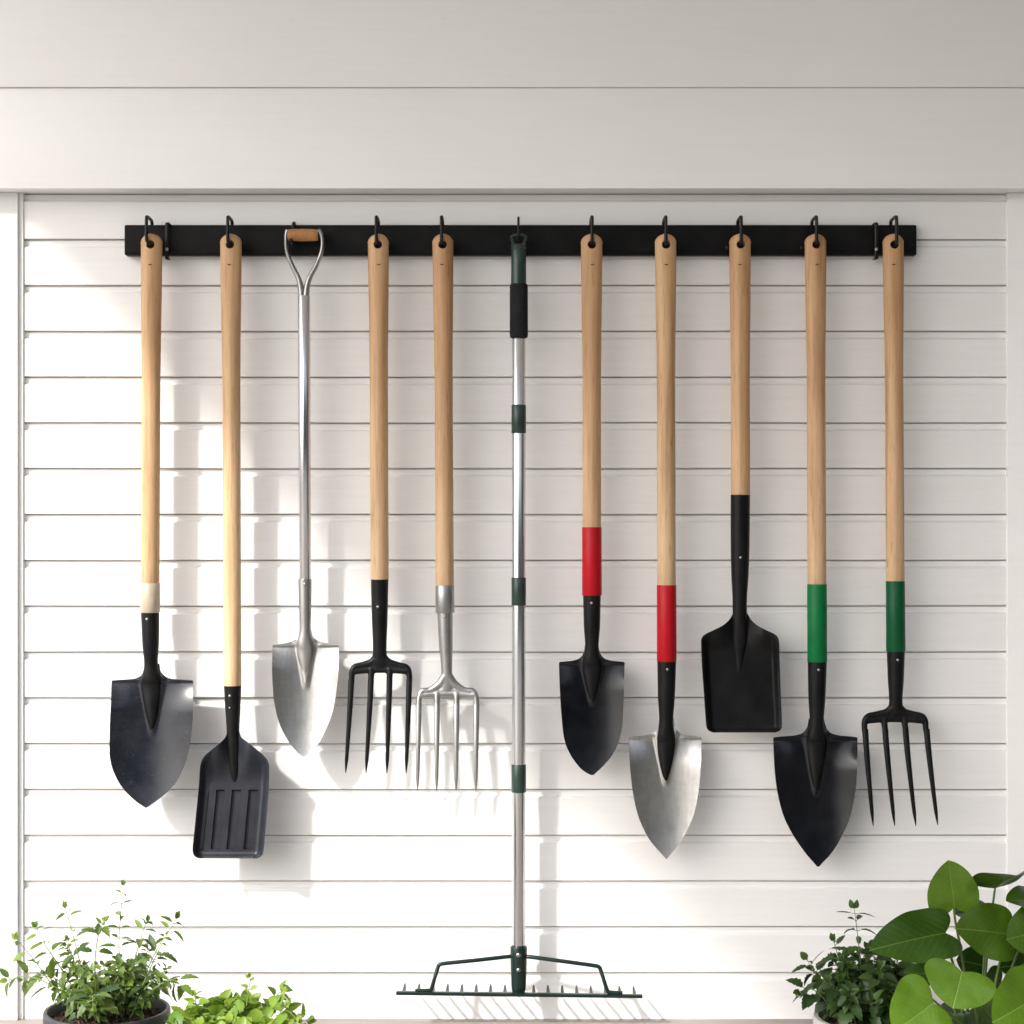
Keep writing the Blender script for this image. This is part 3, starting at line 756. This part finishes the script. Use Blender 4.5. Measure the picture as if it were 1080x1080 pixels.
# ---------------------------------------------------------------- plants
def leaf_into(bm, base, axis, nrm, L, W, tint, tl, serr=0.0, fold=.25, droop=.25, heart=False, nl=7, uvl=None, wav=0.0):
    """one leaf: base point, axis direction, surface normal"""
    axis = axis.normalized(); side = axis.cross(nrm).normalized(); nrm = side.cross(axis).normalized()
    if heart:
        half = [(.0, .0), (-.075, .09), (-.13, .21), (-.115, .34), (-.02, .445), (.14, .497), (.33, .49), (.52, .43), (.70, .345), (.84, .235), (.935, .12), (.975, .045), (1.0, .0)]
        hp = smooth_path([Vector((a_, b_, 0)) for a_, b_ in half], 3)
        c0 = Vector((.04, 0, 0)); ring_s = (.0, .22, .45, .68, .86, 1.0)
        outline = [(p.x, p.y) for p in hp] + [(p.x, -p.y) for p in hp[-2:0:-1]]
        def pt(a_, b_):
            wv = wav * math.sin(a_ * 9 + (3 if b_ > 0 else 0)) * abs(b_) * 2
            h = fold * abs(b_) - fold * .9 * b_ * b_ - droop * max(a_, 0) ** 2 + wv - .05 * max(0, -a_)
            return base + axis * (a_ * L) + side * (b_ * W) + nrm * (h * L)
        cv = bm.verts.new(pt(c0.x, 0)); prev = None
        cen = cv
        for s in ring_s[1:]:
            rg = [bm.verts.new(pt(c0.x + (a_ - c0.x) * s, b_ * s)) for a_, b_ in outline]
            n = len(rg)
            for k in range(n):
                if prev is None: f = bm.faces.new((cen, rg[k], rg[(k + 1) % n]))
                else: f = bm.faces.new((prev[k], rg[k], rg[(k + 1) % n], prev[(k + 1) % n]))
                f[tl] = tint; f.smooth = True
                if uvl:
                    ss_ = s; pv = ring_s[ring_s.index(s) - 1]
                    for lo in f.loops:
                        d_ = lo.vert.co - base
                        lo[uvl].uv = (d_.dot(axis) / L, .5 + d_.dot(side) / W)
            prev = rg
        return
    rows = []
    for i in range(nl + 1):
        t = i / nl
        w = math.sin(math.pi * min(1, t ** .75)) ** .8 if 0 < t < 1 else 0
        w = w * .5 * W * (1 + (serr if i % 2 else -serr)) + .0002
        c = base + axis * (t * L) - nrm * (droop * L * t * t)
        rows.append((bm.verts.new(c - side * w + nrm * (fold * w)), bm.verts.new(c), bm.verts.new(c + side * w + nrm * (fold * w))))
    for i in range(nl):
        for j in range(2):
            f = bm.faces.new((rows[i][j], rows[i][j + 1], rows[i + 1][j + 1], rows[i + 1][j])); f[tl] = tint; f.smooth = True

def finish_leaves(name, bm, m, parent, label=None):
    off = origin_of(parent); bmesh.ops.translate(bm, verts=bm.verts, vec=-off)
    me = bpy.data.meshes.new(name); bm.to_mesh(me); bm.free(); me.materials.append(m)
    o = bpy.data.objects.new(name, me); C.objects.link(o); o.parent = parent
    if label: o['label'] = label
    return o
def pot(root, cx, d, rim_y, r_top, m, h, wall=.006, soil_drop=.012, rimh=.018):
    c = P(cx, rim_y, d); zt = c.z; zb = zt - h
    bm = bmesh.new(); prof = [(r_top * .74, 0), (r_top * .78, .004), (r_top * .93, h - rimh - .002), (r_top * .985, h - rimh), (r_top, h - rimh + .003), (r_top, h - .003), (r_top - .0015, h), (r_top - wall + .001, h), (r_top - wall, h - .003), (r_top - wall - .004, h - soil_drop - .01)]
    n = 64; rings = []
    for (r_, z_) in prof:
        rings.append([bm.verts.new((c.x + r_ * math.cos(2 * math.pi * k / n), c.y + r_ * math.sin(2 * math.pi * k / n), zb + z_)) for k in range(n)])
    for i in range(len(rings) - 1):
        for k in range(n): bm.faces.new((rings[i][k], rings[i][(k + 1) % n], rings[i + 1][(k + 1) % n], rings[i + 1][k]))
    bm.faces.new(rings[0][::-1])
    obj('pot', bm, m, root, angle=30)
    bm = bmesh.new(); rs = r_top - wall - .002; vs = {}
    for i in range(9):
        for k in range(40):
            rr = rs * i / 8; th = 2 * math.pi * k / 40
            p = Vector((c.x + rr * math.cos(th), c.y + rr * math.sin(th), zt - soil_drop))
            if i < 8: p.z += .004 * noise.noise(p * 90) + .003 * noise.noise(p * 240)
            vs[i, k] = bm.verts.new(p) if (i or k == 0) else vs[0, 0]
    for i in range(8):
        for k in range(40):
            q = [vs[i, k], vs[i, (k + 1) % 40], vs[i + 1, (k + 1) % 40], vs[i + 1, k]]
            if i == 0: q = [vs[0, 0], vs[1, (k + 1) % 40], vs[1, k]]
            bm.faces.new(q)
    # bark chips
    rnd = random.Random(int(cx))
    for _ in range(230):
        rr = rs * .93 * math.sqrt(rnd.random()); th = rnd.random() * 6.283
        mt = Matrix.Translation((c.x + rr * math.cos(th), c.y + rr * math.sin(th), zt - soil_drop + .003)) @ Matrix.Rotation(rnd.random() * 6, 4, Vector((rnd.random(), rnd.random(), rnd.random())).normalized()) @ Matrix.Diagonal((rnd.uniform(.003, .008), rnd.uniform(.002, .004), rnd.uniform(.0012, .003), 1))
        bmesh.ops.create_cube(bm, size=1, matrix=mt)
    obj('soil', bm, M['soil'], root, smooth=False)
    return c, zb

def herb(root, c, stems, leafL, leafW, mleaf, mstem, seed, serr=.12, fill=None, nodes=(5, 9), rs=.0011, droop=(.1, .6), tipbright=.35, up=.3, start=.25):
    """stems: list of 3-D polylines from the soil; opposite leaf pairs up each stem"""
    rnd = random.Random(seed)
    bl = bmesh.new(); tl = bl.faces.layers.float.new('tint'); bs = bmesh.new()
    for st in stems:
        pts = smooth_path(st['p'], 5); n = len(pts)
        rr = [rs * st.get('r', 1) * (1.25 - .85 * i / (n - 1)) for i in range(n)]
        tube(bs, pts, rr, 7)
        nn = st.get('n', rnd.randint(*nodes)); s0 = st.get('start', start)
        ph = rnd.random() * 3.14; k = st.get('k', 1)
        for j in range(nn):
            t = s0 + (1 - s0) * (j / max(1, nn - 1)); i = min(n - 2, int(t * (n - 1)))
            p = pts[i]; ax = (pts[i + 1] - pts[i]).normalized()
            a_ = ax.orthogonal().normalized(); b_ = ax.cross(a_)
            th0 = ph + j * 1.57 + rnd.uniform(-.3, .3)
            size = k * (1.0 - st.get('tp', .4) * max(0, (t - .55) / .45)) * rnd.uniform(.65, 1.15)
            for q in (0, 1):
                if rnd.random() < .08: continue
                th = th0 + q * 3.14159 + rnd.uniform(-.35, .35)
                out = (a_ * math.cos(th) + b_ * math.sin(th) + ax * rnd.uniform(.15, .55) + Vector((0, 0, rnd.uniform(-.35, up)))).normalized()
                nr = (Vector((0, 0, 1)) + Vector((rnd.uniform(-.5, .5), rnd.uniform(-.9, .2), 0))).normalized()
                L = leafL * size
                tint = min(1, max(0, rnd.gauss(.38, .22) + tipbright * (t - .45)))
                pet = p + out * L * .22
                tube(bs, [p, pet], rs * .45, 4, cap=False)
                leaf_into(bl, pet, out, nr, L, st.get('slim', 1) * leafW / leafL * L * rnd.uniform(.75, 1.15), tint, tl, serr, rnd.uniform(.1, .6), rnd.uniform(*droop), nl=9 if serr else 6)
        # tip bud
        for q in range(3):
            d_ = (pts[-1] - pts[-2]).normalized() + Vector((rnd.uniform(-.6, .6), rnd.uniform(-.6, .6), .2))
            leaf_into(bl, pts[-1], d_, Vector((rnd.uniform(-1, 1), -1, .5)), leafL * .42 * k, leafW * .4 * k, min(1, .75 + rnd.random() * .3), tl, 0, .5, .1, nl=5)
    fo = finish_leaves('foliage', bl, mleaf, root)
    obj('stems', bs, mstem, root)
    return fo
def rnd_stems(rnd, c, n, spread, hts, lean, dbase, **kw):
    out = []
    for i in range(n):
        th = rnd.random() * 6.283; r0 = spread * math.sqrt(rnd.random())
        p0 = Vector((c.x + r0 * math.cos(th), c.y + r0 * math.sin(th), c.z - .012))
        h = rnd.uniform(*hts); dr = Vector((math.cos(th), math.sin(th), 0)) * rnd.uniform(*lean) * (0.3 + r0 / spread)
        p3 = p0 + dr + Vector((0, 0, h * (1 - .35 * (r0 / spread) ** 2)))
        p1 = p0.lerp(p3, .33) + Vector((rnd.uniform(-.006, .006), rnd.uniform(-.006, .006), .012)); p2 = p0.lerp(p3, .68) + Vector((rnd.uniform(-.006, .006), rnd.uniform(-.006, .006), .012))
        out.append(dict(p=[p0, p1, p2, p3], **kw))
    return out

# left herb in the charcoal pot
rnd = random.Random(11)
dA = .27
root = thing('potted_herb', 'loose leggy green herb in a round charcoal pot at the lower left', 'plant', P(113, 1064, dA) - Vector((0, 0, .085)))
cA, zb = pot(root, 113, dA, 1064, 66 * S * .915, M['pot_grey'], P(113, 1064, dA).z - 0.0, .007, .014)
st = rnd_stems(rnd, cA, 26, .042, (.05, .15), (.015, .06), dA, k=.72, slim=.9) + rnd_stems(rnd, cA, 16, .036, (.05, .09), (.01, .04), dA, k=.85)
def man(pts, d0=dA, **kw):
    return dict(p=[P(x, y, d) for x, y, d in pts], **kw)
st += [man([(120, 1068, dA), (126, 1030, dA), (125.5, 990, dA), (130, 934, dA)], n=8, start=.45, k=.9, slim=.62, tp=.2),
       man([(138, 1066, dA), (150, 1040, dA + .01), (166, 1005, dA + .01), (186, 969, dA + .02)], n=8, start=.3, k=1.15, slim=.62, tp=.25),
       man([(84, 1066, dA), (60, 1045, dA + .01), (38, 1015, dA + .02), (18, 991, dA + .03)], n=4, start=.55, k=1.2, slim=.75, tp=.2),
       man([(98, 1066, dA), (88, 1030, dA), (78, 990, dA), (69, 958, dA)], n=6, start=.45, k=1.1, slim=.62, tp=.2),
       man([(90, 1066, dA), (60, 1042, dA + .03), (30, 1030, dA + .03), (8, 1034, dA + .03)], n=5, start=.4, k=1.2, slim=.75, tp=.2),
       man([(140, 1066, dA), (160, 1045, dA + .02), (180, 1033, dA + .03), (192, 1040, dA + .03)], n=4, start=.4, k=1.2, slim=.75, tp=.2),
       man([(105, 1066, dA), (100, 1020, dA), (104, 985, dA), (110, 972, dA)], n=8, start=.3, k=1.0, slim=.75),
       man([(130, 1066, dA), (140, 1020, dA), (150, 985, dA), (155, 972, dA)], n=7, start=.3, k=1.0, slim=.75),
       man([(90, 1066, dA), (70, 1030, dA), (50, 1000, dA), (38, 978, dA)], n=6, start=.4, k=1.0, slim=.75),
       man([(95, 1066, dA), (100, 1056, dA + .05), (98, 1050, dA + .09), (98, 1062, dA + .12)], n=5, start=.4, k=1.25)]
herb(root, cA, st, .027, .0155, M['leaf_herb'], M['stem'], 5, serr=.13, nodes=(6, 9))

# low bright mint beside it
dB = .33
root = thing('potted_mint', 'low bushy bright green mint plant right of the charcoal pot, bottom left', 'plant', P(248, 1092, dB) - Vector((0, 0, .05)))
cB = P(246, 1094, dB)
cB, zb = pot(root, 246, dB, 1096, .062, M['pot_clay'], max(.03, P(246, 1096, dB).z), .006, .008, .012)
st = rnd_stems(random.Random(3), cB, 44, .052, (.025, .062), (.01, .05), dB, k=1.0)
st += [man([(255, 1094, dB), (258, 1070, dB), (262, 1048, dB), (264, 1030, dB)], n=6, start=.45, k=.55),
       man([(270, 1094, dB), (285, 1070, dB), (292, 1050, dB + .01), (298, 1046, dB + .02)], n=4, start=.6, k=.9),
       man([(270, 1094, dB), (290, 1075, dB), (302, 1066, dB + .02), (312, 1074, dB + .03)], n=4, start=.5, k=.9),
       man([(225, 1094, dB), (212, 1075, dB), (207, 1060, dB), (205, 1050, dB)], n=4, start=.5, k=.8),
       man([(220, 1094, dB), (205, 1080, dB), (194, 1074, dB + .02), (186, 1076, dB + .03)], n=4, start=.4, k=.9)]
herb(root, cB, st, .030, .024, M['leaf_mint'], M['stem'], 8, serr=.10, nodes=(4, 6), droop=(.0, .35), up=.5, tipbright=.3)

# right herb in a stone pot
dC = .25
root = thing('potted_herb', 'dark green serrated herb in a pale stone pot, left of the broad-leaved plant', 'plant', P(925, 1073, dC) - Vector((0, 0, .07)))
cC, zb = pot(root, 925, dC, 1072, 67 * S * .92, M['pot_stone'], P(925, 1072, dC).z, .009, .012, .05)
st = rnd_stems(random.Random(21), cC + Vector((-.015, 0, 0)), 46, .048, (.05, .112), (.01, .05), dC, k=1.0)
st += [man([(905, 1072, dC), (908, 1035, dC), (906, 1000, dC), (901, 958, dC)], n=5, start=.62, k=1.25, slim=.45, tp=.3),
       man([(895, 1072, dC), (888, 1035, dC), (884, 1010, dC), (879, 992, dC)], n=5, start=.6, k=1.05, slim=.55, tp=.3),
       man([(885, 1072, dC), (872, 1048, dC), (862, 1030, dC), (851, 1012, dC)], n=5, start=.5, k=1.25, slim=.45, tp=.3),
       man([(880, 1072, dC), (868, 1052, dC + .02), (855, 1043, dC + .02), (843, 1046, dC + .03)], n=4, start=.5, k=1.15),
       man([(925, 1072, dC), (938, 1040, dC), (946, 1015, dC), (952, 1002, dC)], n=7, start=.4, k=1.1),
       man([(940, 1072, dC), (955, 1045, dC), (965, 1028, dC), (972, 1022, dC)], n=6, start=.4, k=1.1),
       man([(915, 1072, dC), (920, 1035, dC), (922, 1010, dC), (920, 1000, dC)], n=7, start=.4, k=1.1)]
herb(root, cC, st, .029, .020, M['leaf_dark'], M['stem_dark'], 9, serr=.13, nodes=(6, 9), tipbright=.15)

# broad-leaved plant, right
dP = .34
root = thing('broad_leaved_plant', 'glossy heart-leaved green plant on tall stalks at the right edge', 'plant', P(1030, 1100, dP) - Vector((0, 0, .03)))
cP, zb = pot(root, 1034, dP, 1102, .085, M['pot_stone'], max(.03, P(1034, 1102, dP).z), .008, .008, .02)
leaves = [  # base(x,y,depth offset) tip(x,y,depth offset) width px, roll deg, tint, fold, droop
    ((1006.5, 957, .02), (1000.4, 907.5, .035), 55, 0, .80, .10, .02),
    ((997, 984, .04), (921, 998, .10), 60, -38, .20, .16, .10),
    ((1062, 985, .03), (1010, 978, .06), 62, -30, .46, .12, .08),
    ((1049.6, 937, .0), (1072, 917, .07), 66, 0, .36, .55, .12),
    ((1098, 950, .02), (1063, 947, .05), 40, -62, .26, .2, .1),
    ((1042, 966, -.05), (1009, 961, -.02), 46, -62, .25, .2, .1),
    ((1014.4, 1025, .10), (1005, 1063, .13), 74, 8, .74, .12, .05),
    ((984, 1058, .12), (944, 1088, .15), 74, 14, .80, .12, .10),
    ((1105, 980, .03), (1064, 990, .06), 62, -22, .50, .15, .1),
    ((1104, 1036, .06), (1064, 1042, .10), 52, -20, .66, .2, .1),
    ((1092, 1052, .10), (1050, 1078, .14), 74, 8, .72, .15, .10),
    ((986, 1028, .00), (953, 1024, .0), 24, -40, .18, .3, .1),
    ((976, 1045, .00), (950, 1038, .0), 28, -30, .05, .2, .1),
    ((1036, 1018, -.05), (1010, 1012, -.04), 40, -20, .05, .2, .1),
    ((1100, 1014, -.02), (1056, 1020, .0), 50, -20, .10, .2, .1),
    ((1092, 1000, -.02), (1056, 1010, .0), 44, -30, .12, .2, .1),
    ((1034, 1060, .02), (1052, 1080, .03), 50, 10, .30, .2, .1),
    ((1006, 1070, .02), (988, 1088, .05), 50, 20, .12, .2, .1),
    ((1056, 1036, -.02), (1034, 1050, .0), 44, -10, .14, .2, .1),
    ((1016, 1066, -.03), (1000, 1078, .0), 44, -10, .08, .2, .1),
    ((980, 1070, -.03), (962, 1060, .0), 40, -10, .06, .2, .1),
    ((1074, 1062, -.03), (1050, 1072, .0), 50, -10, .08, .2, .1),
    ((1120, 990, .0), (1160, 1000, .03), 50, 0, .4, .2, .1),
    ((1110, 1030, .02), (1150, 1050, .05), 50, 0, .5, .2, .1),
]
rn = random.Random(4)
for i, (b_, t_, w, roll, tint, fold, droop) in enumerate(leaves):
    B_ = P(b_[0], b_[1], dP + b_[2]); T_ = P(t_[0], t_[1], dP + t_[2]); ax = T_ - B_; L = ax.length; an = ax.normalized()
    n0 = Vector((0, -1, 0)); n0 = (n0 - an * n0.dot(an)).normalized()
    if -an.y > .55: n0 = (Vector((0, -.15, 1)) - an * an.z).normalized()
    # for level leaves the roll turns the blade face upward
    sgn = 1 if an.x < 0 else -1
    if abs(an.z) > abs(an.x): sgn = 1
    n1 = Matrix.Rotation(R(roll) * sgn, 3, an) @ n0
    if roll < 0 and n1.z < 0: n1 = Matrix.Rotation(-R(roll) * sgn, 3, an) @ n0
    bm = bmesh.new(); tl = bm.faces.layers.float.new('tint'); uvl = bm.loops.layers.uv.new('UVMap')
    leaf_into(bm, B_, ax, n1, L, w * S * .9, tint, tl, fold=fold, droop=droop, heart=True, uvl=uvl, wav=.035)
    lo = finish_leaves('leaf', bm, M['leaf_big'], root)
    lo['part_note'] = 0; del lo['part_note']
    bm = bmesh.new()
    q = P(1034 + (b_[0] - 1034) * .28 + rn.uniform(-6, 6), 1104, dP + b_[2] * .2)
    mid = B_.lerp(q, .5) + Vector((-(B_.x - q.x) * .12, 0, .006))
    pp = smooth_path([B_ + Vector((0, .0005, 0)), B_.lerp(q, .08) + Vector((0, .004, -.001)), mid, q], 7)
    tube(bm, pp, lerp_list([.0014, .0018, .0022, .0026], len(pp)), 10)
    obj('stalk', bm, M['stem_dark'], root)
bpy.context.view_layer.update()
